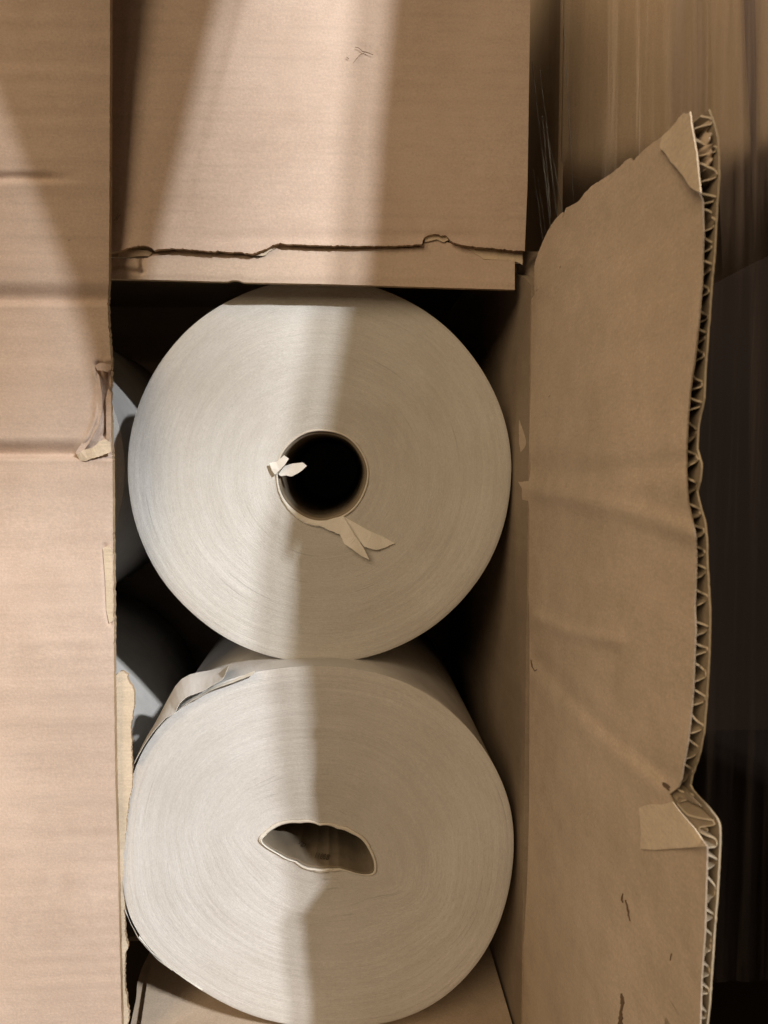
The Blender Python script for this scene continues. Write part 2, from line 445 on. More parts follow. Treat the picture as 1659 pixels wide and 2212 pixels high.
scrap_px('torn_liner', [(530, 547), (542, 546), (556, 543), (577, 538), (590, 532), (606, 527), (597, 534), (583, 542), (575, 550), (568, 553), (554, 552), (545, 552)], -.0058, 'kraft_pale', strip, s=31, tilt=lambda x, y: -.0006 * gauss(x - 565, 20))
scrap_px('torn_liner', [(916, 513), (930, 508), (945, 507), (962, 510), (970, 518), (958, 523), (944, 517), (930, 520), (918, 523)], -.0062, 'kraft_pale', strip, s=33)
scrap_px('torn_liner', [(1008, 534), (1040, 538), (1090, 541), (1128, 546), (1129, 572), (1116, 566), (1098, 562), (1046, 560), (1036, 553), (1026, 548)], -.0054, 'kraft_pale', strip, s=35)
scrap_px('torn_liner', [(252, 545), (272, 542), (296, 539), (318, 541), (329, 546), (322, 553), (300, 553), (280, 556), (256, 556)], -.0058, 'kraft_in', strip, s=37, tilt=lambda x, y: .0008 * sstep(540, 556, y))

# ---- left flap
l_edge = [(-200, 238), (0, 237.5), (400, 236.5), (600, 235), (640, 232.5), (660, 232.5), (700, 234), (779, 240), (837, 238), (900, 239), (983, 242.6), (1262, 245), (1480, 246.5), (1663, 248.6), (1850, 254), (2212, 262.6), (2500, 268)]
YLF = -.0165
NLU, NLV = 90, 620
def lf_disp(px, py):
    d = -.017 * sstep(640, -500, py) if py < 640 else 0.0
    amp = 1 - .25 * clamp(px / 240)
    w1 = py + 1 * n1(px * .01, 3)
    # creases: the board turns away within each dark band and comes back below it
    d += .0052 * amp * (sstep(602, 652, w1) - sstep(652, 660, w1) * .55 - .45 * sstep(660, 900, w1))
    w2 = py + 1 * n1(px * .012, 9)
    d += .0060 * amp * (sstep(945, 986, w2) - sstep(986.5, 990, w2))
    w3 = py + 2 * n1(px * .02, 5)
    fade = 1 - sstep(70, 190, px)
    d += .0026 * fade * (sstep(365, 388, w3) - sstep(388, 396, w3))
    d += .0011 * math.sin(py * .0115 + 1.0) * .4 + .0009 * n1(py * .02, 12) * .6
    # shallow bands
    d += .00012 * math.sin(py / 34.0 * 2 * PI / 1.7 + .4 * n1(px * .01 + py * .006, 2)) * .5
    if px > 150 and 760 < py < 1010:
        d += .0022 * gauss(line_dist(px, py, [(214, 795), (222, 830), (224, 870), (216, 910), (202, 945), (180, 978)]), 4.5)
        d -= .0014 * gauss(line_dist(px, py, [(206, 800), (212, 850), (208, 905), (192, 940), (168, 975)]), 5)
        d += .0034 * gauss(line_dist(px, py, [(233, 800), (234, 850), (232, 900), (226, 935), (214, 950), (205, 965)]), 4.5)
        d += .0026 * gauss(line_dist(px, py, [(213, 786), (228, 790), (240, 787)]), 4)
        d += .0020 * sstep(205, 235, px) * sstep(795, 830, py) * (1 - sstep(940, 985, py))
        d -= .0022 * gauss(math.hypot(px - 218, (py - 972)) , 14)
        d += .0016 * n1(px * .13 + py * .05, 3) * gauss(px - 215, 28) * gauss(py - 900, 90)
    if px > 215 and 1150 < py < 1460:
        d += .0012 * gauss(line_dist(px, py, [(226, 1180), (229, 1250), (232, 1320), (238, 1345)]), 3.5)
    return d
def f_left(i, j):
    u, v = i / (NLU - 1), j / (NLV - 1)
    py = lerp(-700, 2420, v)
    xe = interp(l_edge, py) + jag(py, .9, 41) + (jag(py, 3.0, 43) if 1150 < py < 1400 or 640 < py < 1000 else 0)
    px = lerp(-170, xe, 1 - (1 - u) ** 1.6)
    return P(px, py, YLF + lf_disp(px, py))
lflap = sheet('left_flap', f_left, NLU, NLV, .0042, M['kraft'], box, edge_mat=M['kraft_edge'])
# crushed bits at the left flap's edge
def tiltf(ax, k): return (lambda x, y: k * (x * ax[0] + y * ax[1] - ax[2]))
scrap_px('torn_liner', [(206, 790), (215, 784), (236, 786), (241, 795), (232, 803), (218, 800), (210, 800)], YLF - .0005, 'kraft', lflap, s=51, tilt=lambda x, y: -.0012 * math.sin((x - 200) / 14))
scrap_px('torn_liner', [(208, 800), (215, 815), (220, 850), (221, 885), (212, 922), (192, 958), (172, 985), (163, 978), (176, 958), (196, 928), (207, 892), (209, 850), (206, 820)], YLF - .0003, 'kraft', lflap, s=52, amp=1.4, tilt=lambda x, y: -.0016 * sstep(205, 220, x + (y - 850) * .15))
scrap_px('torn_liner', [(166, 981), (180, 972), (200, 967), (216, 952), (228, 949), (238, 955), (240, 975), (222, 984), (200, 990), (184, 996), (172, 994)], YLF - .0001, 'kraft_pale', lflap, s=53, amp=1.6, tilt=lambda x, y: -.0018 * gauss(x - 205, 14) - .001 * gauss(y - 978, 5))
scrap_px('torn_liner', [(228, 860), (234, 838), (240, 850), (240, 900), (238, 950), (230, 950), (229, 905)], YLF + .0003, 'kraft', lflap, s=54, tilt=lambda x, y: -.0012 * sstep(230, 240, x))
scrap_px('torn_liner', [(222, 1185), (233, 1178), (243, 1190), (243, 1250), (244, 1340), (236, 1347), (230, 1320), (227, 1250)], YLF + .0002, 'kraft_pale', lflap, s=55, tilt=lambda x, y: -.0008 * sstep(228, 240, x))

# torn strip of inner ply sticking out behind the lower part of the left flap
st_edge = [(1452, 268), (1458, 276), (1466, 275), (1475, 280), (1485, 288), (1500, 290), (1530, 289), (1545, 286), (1575, 283), (1620, 284), (1650, 286), (1700, 285), (1715, 281), (1760, 275), (1800, 272), (1850, 268), (1900, 268), (1945, 270),
           (1975, 270), (1995, 270), (2030, 272), (2045, 277), (2052, 275), (2060, 270), (2085, 269), (2130, 270), (2160, 274), (2190, 279), (2205, 277), (2215, 274), (2300, 276), (2450, 280)]
def f_st(i, j):
    u, v = i / 13, j / 299
    py = lerp(1455, 2440, v) + 5 * (1 - v) ** 40 * math.sin(u * 5)
    xe = interp(st_edge, py) + jag(py, 3.2, 61) + jag(py * 2.7, 1.4, 62)
    px = lerp(225, xe, u)
    return P(px, py, -.0112 + .0009 * u * n1(py * .02, 5) - .0006 * u)
ply = sheet('torn_ply', f_st, 14, 300, .0024, M['kraft_pale'], lflap, edge_mat=M['kraft_edge'])

# ---- right flap, folded out towards the viewer, with exposed fluting
f_p0 = P(1142, 1200, YC); f_dir = Vector((.004, -.185, 0)).normalized(); UP = Vector((0, 0, 1))
f_n = f_dir.cross(UP).normalized()
if f_n.x > 0: f_n = -f_n           # towards the left, the visible side
def Q(px, py, off=0.0): return PP(px, py, f_p0 + f_n * off, f_n)
rf_right = [(242, 1489.7), (262, 1492), (285, 1497), (350, 1507), (415, 1509.6), (435, 1517), (500, 1518.7), (600, 1515.6), (678, 1510), (778, 1499.6), (840, 1490), (903, 1484.6), (960, 1482), (1028, 1481), (1083, 1484.6), (1125, 1494), (1158, 1501.5), (1207, 1503),
            (1254, 1502), (1307, 1499.6), (1357, 1502), (1420, 1499), (1482, 1497), (1545, 1492), (1607, 1484.6), (1660, 1475), (1682, 1472), (1702, 1464), (1716, 1446), (1738, 1455), (1780, 1490), (1828, 1527), (1870, 1526), (1913, 1524.6), (2013, 1522), (2113, 1514.6), (2212, 1512), (2450, 1507)]
rf_back = [(236, 1530), (262, 1540), (300, 1549.7), (380, 1552), (450, 1547), (550, 1542), (603, 1537), (703, 1529.6), (803, 1522), (863, 1519.6), (905, 1510), (923, 1507), (968, 1504.6), (985, 1509), (1003, 1514.6), (1035, 1512), (1063, 1504.6), (1095, 1512), (1128, 1522), (1170, 1526), (1228, 1527),
           (1307, 1532), (1370, 1532), (1432, 1529.6), (1500, 1526), (1582, 1519.6), (1620, 1512), (1647, 1504.6), (1675, 1494), (1697, 1489.6), (1712, 1499.6), (1740, 1527), (1771, 1551), (1790, 1554), (1813, 1554.6), (1913, 1549.6), (2013, 1542), (2163, 1532), (2212, 1527), (2450, 1518)]
rf_left = [(530, 1169.6), (545, 1163), (560, 1158), (575, 1154.6), (638, 1154), (648, 1147), (703, 1144.6), (803, 1139.6), (898, 1132), (901, 1122), (925, 1121), (953, 1121), (990, 1126), (1013, 1127.5), (1030, 1124), (1040, 1119), (1048, 1123), (1054, 1127), (1100, 1129), (1153, 1132), (1253, 1139.6), (1307, 1143), (1400, 1144), (1755, 1143), (1900, 1139), (2060, 1130), (2212, 1120), (2450, 1104)]
rf_top = [(1169.6, 530), (1179.6, 505), (1190, 486), (1207, 465), (1214, 458), (1219, 461), (1222, 450), (1235, 443), (1249.6, 435), (1262, 418), (1279.6, 400), (1300, 388), (1315, 379), (1329.6, 367.6), (1342, 357), (1350, 348), (1362, 341), (1368, 347), (1378, 337), (1389.6, 325), (1410, 309), (1429.6, 295), (1445, 281), (1459.6, 265), (1466, 254), (1474.7, 246), (1482, 247), (1489.7, 242.5)]
def crease(px, py):
    d = 0
    d += .0011 * gauss(line_dist(px, py, [(1145, 1060), (1250, 1080), (1380, 1110), (1490, 1150)]), 16)
    d -= .0009 * gauss(line_dist(px, py, [(1135, 1010), (1300, 1020), (1480, 1000)]), 20)
    d += .0010 * gauss(line_dist(px, py, [(1160, 1335), (1230, 1365), (1330, 1385)]), 12)
    d -= .0012 * gauss(line_dist(px, py, [(1165, 1430), (1260, 1530), (1350, 1610), (1440, 1680)]), 14)
    d += .0009 * gauss(line_dist(px, py, [(1150, 1450), (1250, 1560), (1420, 1690)]), 26)
    d += .0009 * n1(px * .006 + py * .002, 4) + .0012 * n1(py * .0045, 6)
    d += .0012 * gauss(line_dist(px, py, [(1160, 600), (1200, 560)]), 30)
    return d
NRU, NRV = 110, 420
xt = [p[0] for p in rf_top]
def rf_px(u, v):
    # v: 0 top .. 1 bottom measured along right edge; u: 0 crease .. 1 free edge
    pyR = lerp(242, 2440, v); pyL = lerp(530, 2440, v)
    xL = interp(rf_left, pyL) + jag(pyL, 1.5 if pyL < 1300 else .3, 71)
    xR = interp(rf_right, pyR) + jag(pyR, 1.0, 72)
    px = lerp(xL, xR, u); py = lerp(pyL, pyR, u)
    # torn top boundary
    x0 = lerp(rf_top[0][0], rf_top[-1][0], u); yt = interp(rf_top, x0) + jag(x0, 2.2, 73)
    py += (1 - v) ** 6 * (yt - lerp(530, 242, u))
    return px, py
slits = [((1340, 2150), (1346, 2175), 4.2, 'v'), ((1341, 2182), (1338, 2230), 6.0, 'v')]
def slit_skip(i, j):
    px, py = rf_px((i + .5) / (NRU - 1), (j + .5) / (NRV - 1))
    return False
def f_rf(i, j):
    px, py = rf_px(i / (NRU - 1), j / (NRV - 1))
    return Q(px, py, crease(px, py))
rflap = sheet('right_flap', f_rf, NRU, NRV, .0005, M['kraft_in'], box, tdir=-f_n, skip=slit_skip, edge_mat=M['kraft_shade'])
# outer liner
TH = .0046
def f_rb(i, j):
    u, v = i / 30, j / 219
    pyR = lerp(236, 2440, v); pyL = lerp(540, 2440, v)
    a = Q(interp(rf_left, pyL) + 6, pyL, -TH)
    b = Q(interp(rf_back, pyR) + jag(pyR, 1.2, 91), pyR, -TH)
    p = a.lerp(b, u)
    x0 = lerp(rf_top[0][0] + 12, rf_top[-1][0], u)
    if v < .12: p.z -= (1 - v / .12) * (.004 + .002 * n1(u * 30, 6)) * (1 - u ** 12)
    return p
outer = sheet('outer_liner', f_rb, 31, 220, .0006, M['fluting'], rflap, tdir=-f_n, edge_mat=M['medium_edge'])
# fluting between the liners
NV = 1500
def f_fl(i, j):
    u, v = i / 11, j / (NV - 1)
    pyR = lerp(250, 2436, v)
    fr = Q(interp(rf_right, pyR) - 1, pyR, -.0004 + crease(interp(rf_right, pyR), pyR))
    bk = Q(interp(rf_back, pyR) - 3, pyR, -TH + .0003)
    ph = v * 2186 / 52.0 * 2 * PI + 3.4 * n1(pyR * .006, 14) + 2.3 * n1(pyR * .022, 15)
    tri = math.sin(ph); tri = clamp(tri * 1.35, -1, 1)
    k = .5 + .5 * tri
    # the flutes are crushed here and there
    if 1680 < pyR < 1830: k = .5 + .35 * tri
    k = clamp(k + .22 * n1(pyR * .05, 16) * math.sin(k * PI)); p = fr.lerp(bk, k)
    back = f_dir * (-.022 * (1 - u))
    return p + back + f_dir * (.0011 * n1(pyR * .12, 18) - .0004)
sheet('fluting', f_fl, 12, NV, .0006, M['fluting'], rflap, tdir=Vector((.55, 0, .83)), edge_mat=M['medium_edge'])
# folded-back triangle of liner at the top corner, and a peeled patch lower down
def liner(name, pts, off, s, lift=None, mat='kraft_pale', amp=1.2, only=None, th=.0004):
    rp = ragged(pts, 3, amp, s, only)
    return polysheet(name, [Q(x, y, off + (lift(x, y) if lift else 0) + crease(x, y)) for x, y in rp], th, M[mat], rflap, tdir=-f_n)
liner('torn_liner', [(1430, 294), (1446, 280), (1460, 264), (1467, 254), (1475, 245), (1483, 247), (1490, 241), (1495, 280), (1504, 330), (1508, 372), (1513, 416), (1503, 412), (1490, 404), (1476, 381), (1462, 363), (1449, 350), (1437, 331), (1424, 318)], .0012, 101,
      lift=lambda x, y: .0012 * sstep(1430, 1500, x), mat='kraft_pale')
liner('torn_liner', [(1380, 1745), (1400, 1738), (1428, 1738), (1452, 1732), (1470, 1756), (1500, 1790), (1526, 1828), (1500, 1830), (1460, 1833), (1410, 1836), (1382, 1834), (1385, 1800)], .0009, 102, lift=lambda x, y: .0016 * sstep(1810, 1832, y) * sstep(1440, 1520, x), only=(0, 1, 8, 9, 10, 11))
# bulging crushed medium in the notch
def f_cr(i, j):
    u, v = i / 20, j / 30
    py = lerp(1700, 1840, v)
    x0 = interp(rf_right, py) + 1; x1 = interp(rf_back, py) - 10
    px = lerp(x0, max(x1, x0 + 2), u)
    off = -.0012 - .0022 * u + .0011 * n1(u * 5 + v * 8, 3) - .0008 * math.sin(v * 14)
    return Q(px, py, off) + f_dir * (-.010 * (1 - abs(u - .5) * 1.2) - .006 * math.sin(v * 16) ** 2)
sheet('crushed_fluting', f_cr, 21, 31, .0004, M['fluting'], rflap, tdir=-f_n)
def f_cr2(i, j):
    u, v = i / 14, j / 24
    py = lerp(252, 352, v)
    px = lerp(1497 + 8 * v, 1546 - 6 * (1 - v) ** 3, u)
    return Q(px, py, -.0018 - .0015 * u + .0012 * n1(u * 4 + v * 7, 9)) + f_dir * (-.004 - .008 * math.sin(u * PI) - .005 * n1(v * 9, 7))
sheet('crushed_fluting', f_cr2, 15, 25, .0004, M['kraft_in'], rflap, tdir=-f_n)
# dark strips on the flap: scuffs, and slits with their shade put into colour
def scuff_slit(pts, wd, s, mat='dark_tear'):
    L = []
    for k in range(len(pts) - 1):
        n = max(2, int(math.hypot(pts[k + 1][0] - pts[k][0], pts[k + 1][1] - pts[k][1]) / 3))
        for q in range(n): L.append((lerp(pts[k][0], pts[k + 1][0], q / n), lerp(pts[k][1], pts[k + 1][1], q / n)))
    L.append(pts[-1]); m = len(L); a = []; b = []
    for k, (x, y) in enumerate(L):
        t = k / (m - 1); hw = wd * (.3 + .7 * math.sin(PI * clamp(t, .05, .95))) * (.8 + .6 * n1(k * .6, s)); x += jag(k * 5, 1.5, s)
        a.append(Q(x - hw, y, .0003 + crease(x, y))); b.append(Q(x + hw, y, .0003 + crease(x, y)))
    vs = a + b; N = len(vs); fs = [(k, k + 1, m + k + 1, m + k) for k in range(m - 1)]
    vs2 = vs + [v - f_n * .0003 for v in vs]
    fs2 = fs + [tuple(q + N for q in f[::-1]) for f in fs] + [(k, k + N, k + 1 + N, k + 1) for k in range(m - 1)] + [(m + k, m + k + 1, m + k + 1 + N, m + k + N) for k in range(m - 1)]
    link('scratch_slit', vs2, fs2, M[mat], rflap, False)
scuff_slit([(1344, 1930), (1342, 1944), (1344, 1950)], 1.6, 1)
scuff_slit([(1350, 1944), (1354, 1958), (1357, 1976), (1360, 1990)], 1.8, 2)
scuff_slit([(1342, 2146), (1344, 2164), (1342, 2184)], 5.0, 7)
scuff_slit([(1341, 2178), (1339, 2215), (1336, 2290)], 6.5, 8)
scuff_slit([(1432, 1690), (1438, 1698), (1445, 1708)], 6.5, 9)
scuff_slit([(1449, 2060), (1447, 2075)], .8, 3)
scuff_slit([(1146, 1425), (1149, 1440), (1155, 1450), (1159, 1446)], 1.0, 4)
# torn knob of board between the top flap and the right flap
def f_kn(i, j):
    u, v = i / 12, j / 14
    px = lerp(1120, 1163, u) + jag(v * 60, 2, 5); py = lerp(543, 606, v) + jag(u * 50, 2, 6)
    return P(px, py, .012 - .018 * u * v - .003 * math.sin(u * PI * 1.3) * math.sin(v * 3) + .003 * n1(u * 4 + v * 6, 4))
sheet('torn_corner', f_kn, 13, 15, .0006, M['kraft_shade'], box)

# ================================================================ PAPER ROLLS
def closed_interp(pts, cx, cy):
    """outline points in px -> radius as a smooth function of the angle"""
    a = sorted((math.atan2(-(y - cy), x - cx), math.hypot(x - cx, y - cy)) for x, y in pts)
    a = [(a[-1][0] - 2 * PI, a[-1][1])] + a + [(a[0][0] + 2 * PI, a[0][1])]
    def f(t):
        t = (t + PI) % (2 * PI) - PI
        for i in range(len(a) - 1):
            if a[i][0] <= t <= a[i + 1][0]:
                t0, r0 = a[i]; t1, r1 = a[i + 1]
                k = (t - t0) / (t1 - t0 + 1e-9)
                return r0 + (r1 - r0) * k
        return a[0][1]
    return f
def smooth_fn(f, n=240, w=4):
    v = [f(-PI + 2 * PI * i / n) for i in range(n)]
    for _ in range(2):
        v = [sum(v[(i + k) % n] for k in range(-w, w + 1)) / (2 * w + 1) for i in range(n)]
    def g(t):
        x = ((t + PI) % (2 * PI)) / (2 * PI) * n; i = int(x) % n; k = x - int(x)
        return v[i] * (1 - k) + v[(i + 1) % n] * k
    return g

def build_roll(root, outer_fn, hole_fn, oc, hc, Y, length, mface, side, seed, tilt=(0, 0), cone=0.0, NT_=360, NS=90):
    """outer_fn/hole_fn(theta)-> radius in px about oc/hc, all on plane Y; returns rim points"""
    out = [P(oc[0] + outer_fn(t) * math.cos(t), oc[1] - outer_fn(t) * math.sin(t), Y) for t in [2 * PI * i / NT_ for i in range(NT_)]]
    hol = [P(hc[0] + hole_fn(t) * math.cos(t), hc[1] - hole_fn(t) * math.sin(t), Y) for t in [2 * PI * i / NT_ for i in range(NT_)]]
    c0 = P(oc[0], oc[1], Y)
    def ty(p): return tilt[0] * (p.x - c0.x) + tilt[1] * (p.z - c0.z)
    vs, at = [], []
    for j in range(NS):
        s = j / (NS - 1)
        for i in range(NT_):
            p = hol[i].lerp(out[i], s)
            th = 2 * PI * i / NT_
            d = cone * (1 - s) + .00014 * n1(s * 38 + .25 * math.sin(th + seed), seed) + .00008 * n1(s * 90, seed + 3) + .00035 * noise.noise(Vector((math.cos(th) * 1.6, math.sin(th) * 1.6, s * 5 + seed)))
            d += .0010 * (s ** 40) + .0005 * (1 - s) ** 30 * n1(th * 6, seed)
            vs.append(Vector((p.x, p.y + d + ty(p), p.z))); at.append((math.cos(th) + seed * 3, math.sin(th), s))
    fs = []
    for j in range(NS - 1):
        for i in range(NT_):
            a = j * NT_ + i; b = j * NT_ + (i + 1) % NT_
            fs.append((a, b, b + NT_, a + NT_))
    face = link('paper_winding', vs, fs, M[mface], root, True, attr=at)
    # side
    vs, at, fs = [], [], []
    rows = [0, .0006, .002, .005, .01, .02, .04, .08, .14, length]
    for k, dy in enumerate(rows):
        for i in range(NT_):
            p = out[i]; th = 2 * PI * i / NT_
            g = (p - c0); rr = g.length
            e = .0006 * (1 - math.exp(-dy / .0006)) - .0004 if k else -.0
            e += .0004 * n1(th * 3 + dy * 20, seed + 9) * (0 if k == 0 else 1)
            q = p + g.normalized() * e
            y0 = p.y + .0010 + ty(p)
            vs.append(Vector((q.x, y0 + dy, q.z)))
    for k in range(len(rows) - 1):
        for i in range(NT_):
            a = k * NT_ + i; b = k * NT_ + (i + 1) % NT_
            fs.append((a, b, b + NT_, a + NT_))
    nb = len(vs); vs.append(Vector((c0.x, c0.y + length, c0.z)))
    for i in range(NT_): fs.append((nb - NT_ + i, nb - NT_ + (i + 1) % NT_, nb))
    link('paper_side', vs, fs, M[side], root, True)
    return out, hol, c0, ty
def build_core(root, hole_pts, Y, length, tfn, th=.0012, lip=.0012, name='core_tube', c=None, mat='core', deep=.0004):
    n = len(hole_pts)
    if c is None: c = sum((p for p in hole_pts), Vector()) / n
    rows = []
    def ring(scale_in, dy):
        r = []
        for p in hole_pts:
            g = p - c; L = g.length
            q = c + g * max(.05, (L - scale_in) / L); r.append(Vector((q.x, p.y + dy + tfn(p), q.z)))
        return r
    rows = [ring(-.0006, .0012), ring(.0002, lip), ring(th, lip + .0002), ring(th + .0002, lip + .001), ring(th + .0003, .02), ring(th + deep * .25, .06), ring(th + deep, .12), ring(th + deep * 1.3, length)]
    vs = [p for r in rows for p in r]; fs = []
    for k in range(len(rows) - 1):
        for i in range(n):
            a = k * n + i; b = k * n + (i + 1) % n
            fs.append((a, a + n, b + n, b))
    return link(name, vs, fs, M[mat], root, True)

GR = 'paper rolls packed in the box'
# --- upper roll
Y1 = .0105
r1 = thing('paper_roll', 'upper roll of pale paper with a round open core hole and torn white scraps', 'paper roll', P(690, 1433, .0), GR)
def o1(t):
    return 415.5 + 1.6 * math.cos(t * 2 + 1.7) + 1.1 * n1(t * 3.0, 5) * 1 + .7 * math.sin(9 * t)*.6
def h1(t):
    return 97.5 + .8 * math.sin(3 * t) + .5 * math.sin(7 * t + 1)
out1, hol1, c1, ty1 = build_roll(r1, o1, h1, (690, 1016.5), (696, 1027), Y1, .215, 'roll', 'wrap', 1, cone=.0006)
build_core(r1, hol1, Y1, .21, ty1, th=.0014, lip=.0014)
# thin cream ring of the first turns
def ring_band(root, hole_fn, hc, Y, w, y_off, mat, name, a0=0, a1=2 * PI, tf=lambda p: 0, rag=1.0, seed=0, N=200):
    vs, fs = [], []
    cols = 4
    for i in range(N + 1):
        t = lerp(a0, a1, i / N); e = math.sin(PI * i / N) ** .3 if abs(a1 - a0) < 6.2 else 1
        for k in range(cols):
            ww = (w(t) if callable(w) else w) * e + jag(i * 4, rag, seed) * (k == cols - 1)
            r = hole_fn(t) - 1.0 + max(ww, .6) * k / (cols - 1)
            p = P(hc[0] + r * math.cos(t), hc[1] - r * math.sin(t), Y); p.y += tf(p) + y_off - .0003 * math.sin(PI * k / (cols - 1))
            vs.append(p)
    for i in range(N):
        for k in range(cols - 1):
            a = i * cols + k; fs.append((a, a + cols, a + cols + 1, a + 1))
    m = len(vs); vs += [v + Vector((0, .0009, 0)) for v in vs]
    fs2 = fs + [tuple(q + m for q in f[::-1]) for f in fs]
    for i in range(N):
        a = i * cols; fs2.append((a, a + m, a + cols + m, a + cols)); a += cols - 1; fs2.append((a, a + cols, a + cols + m, a + m))
    return link(name, vs, fs2, M[mat], root, True)
ring_band(r1, h1, (696, 1027), Y1 + .0006, 4.2, -.0006, 'rim', 'core_rim', rag=.4, seed=3)
# torn white ply round the lower left of the hole, angles measured counter-clockwise from +x
ring_band(r1, h1, (696, 1027), Y1 + .0003, lambda t: 5 + 9 * sstep(4.1, 4.7, t) + 6 * gauss(t - 4.2, .25), -.0006, 'scrap', 'torn_paper', a0=3.08, a1=5.05, rag=2.2, seed=6)
def Zd(x, y): return ((950 + x / 2.37) / 1.8228, (1650 + y / 2.37) / 1.8228)   # from a detail crop of the photo
def paper_scrap(zp, lift, mat, s, amp=.8, only=None, base=Y1 - .0003):
    pts = [Zd(*p) for p in zp]
    rp = ragged(pts, 2.2, amp, s, only)
    return polysheet('torn_paper', [P(x, y, base + lift(x, y)) for x, y in rp], .00025, M[mat], r1)
paper_scrap([(262, 410), (330, 398), (400, 338), (444, 370), (405, 430), (372, 465), (330, 505), (312, 520), (285, 478)], lambda x, y: -.002 - .0020 * sstep(590, 620, x), 'scrap', 201, .4)
paper_scrap([(345, 515), (380, 470), (410, 435), (480, 415), (572, 405), (612, 436), (570, 478), (530, 505), (470, 535), (420, 525), (372, 532)], lambda x, y: -.0008 - .0015 * sstep(605, 660, x), 'scrap', 202, 1.0, only=(5, 6, 7, 8, 9, 10))
paper_scrap([(700, 985), (780, 950), (860, 925), (950, 905), (1000, 985), (1060, 1085), (1140, 1200), (1195, 1310), (1120, 1280), (1050, 1225), (960, 1160), (920, 1075), (840, 1045), (760, 1010)], lambda x, y: -.0012 - .0022 * sstep(1130, 1200, y) - .0012 * gauss(x - 760, 10), 'scrap', 203, 1.9, only=(7, 8, 9, 10, 11, 12, 13))
paper_scrap([(950, 905), (1090, 985), (1200, 1045), (1330, 1100), (1432, 1160), (1330, 1205), (1260, 1222), (1190, 1205), (1150, 1190), (1105, 1150), (1060, 1085), (1000, 985)], lambda x, y: -.0004 - .0010 * gauss(x - 800, 16), 'scrap', 204, 1.6, only=(4, 5, 6, 7, 8))

# --- lower roll, squashed by the one above
Y2 = -.012
r2 = thing('paper_roll', 'lower roll of pale paper squashed oval, its core hole crushed and outer wrap torn', 'paper roll', P(690, 2200, .0), GR)
oc2 = (691, 1828); hc2 = (696, 1832)
pts2 = [(270, 1963), (305, 2023.5), (370, 2083.6), (450, 2136), (540, 2180), (650, 2203), (740, 2206), (829.5, 2198.6), (929, 2163.6), (1004.6, 2103.5), (1054.6, 2038.5), (1099.5, 1913.5), (1109.5, 1813.5), (1111, 1781), (1102, 1735), (1095, 1710), (1079.5, 1682), (1029.6, 1597),
        (954.5, 1527), (879.5, 1481), (829.5, 1464.6), (740, 1449), (625, 1450), (500, 1472), (435, 1499), (380, 1539), (325, 1594), (295, 1639), (280, 1692), (272, 1755.6), (266, 1838), (265, 1900)]
hz = [(561, 1817), (571, 1806), (585, 1795), (600.5, 1786), (624, 1779.5), (648, 1780), (690, 1784.7), (729.5, 1791.6), (759, 1801.5), (783, 1815), (799, 1839), (809, 1863), (809, 1886), (795, 1888.5), (779, 1888), (759, 1881), (735, 1875), (710, 1874.6), (690, 1877), (680, 1875), (640, 1859), (600.5, 1842), (573, 1827)]
o2 = smooth_fn(closed_interp(pts2, *oc2), 240, 5)
h2 = smooth_fn(closed_interp(hz, *hc2), 360, 2)
out2, hol2, c2, ty2 = build_roll(r2, o2, h2, oc2, hc2, Y2, .235, 'roll2', 'wrap', 2, tilt=(0, .05), cone=.0010, NS=110)
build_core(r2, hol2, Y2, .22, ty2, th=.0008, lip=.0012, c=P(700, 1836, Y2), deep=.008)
ring_band(r2, h2, hc2, Y2, lambda t: 7 + 2 * math.sin(t * 3), .0002, 'rim', 'core_rim', rag=.9, seed=12, tf=ty2)
ring_band(r2, h2, hc2, Y2, lambda t: 4.5, -.0004, 'scrap', 'core_lip', rag=.5, seed=14, tf=ty2, a0=2.9, a1=5.2)
# print on the inside of the crushed core
def ink(txt, x, y, size, rot, parent, d):
    cu = bpy.data.curves.new('ink', 'FONT'); cu.body = txt; cu.size = size; cu.extrude = .00005
    o = bpy.data.objects.new('tmp', cu); COL.objects.link(o)
    dg = bpy.context.evaluated_depsgraph_get(); me = bpy.data.meshes.new_from_object(o.evaluated_get(dg))
    bpy.data.objects.remove(o)
    me.materials.clear(); me.materials.append(M['ink'])
    ob = bpy.data.objects.new('print', me); COL.objects.link(ob)
    ob.parent = parent
    ob['_w'] = 1
    return ob
def ink_place(txt, a_px, a_py, b_px, b_py, dy, size, sx):
    o = ink(txt, 0, 0, size, 0, r2, 0); del o['_w']
    a = P(a_px, a_py, Y2) + Vector((0, dy, 0)); b = P(b_px, b_py, Y2) + Vector((0, dy * .7, 0))
    ex = (b - a).normalized(); ey = Vector((0, 1, .05)); ey = (ey - ex * ey.dot(ex)).normalized(); en = ex.cross(ey)
    Mx = Matrix((ex * sx, ey, en)).transposed().to_4x4(); Mx.translation = a - root_loc(r2) + Vector((0, 0, .0012))
    o.matrix_local = Mx
    return o

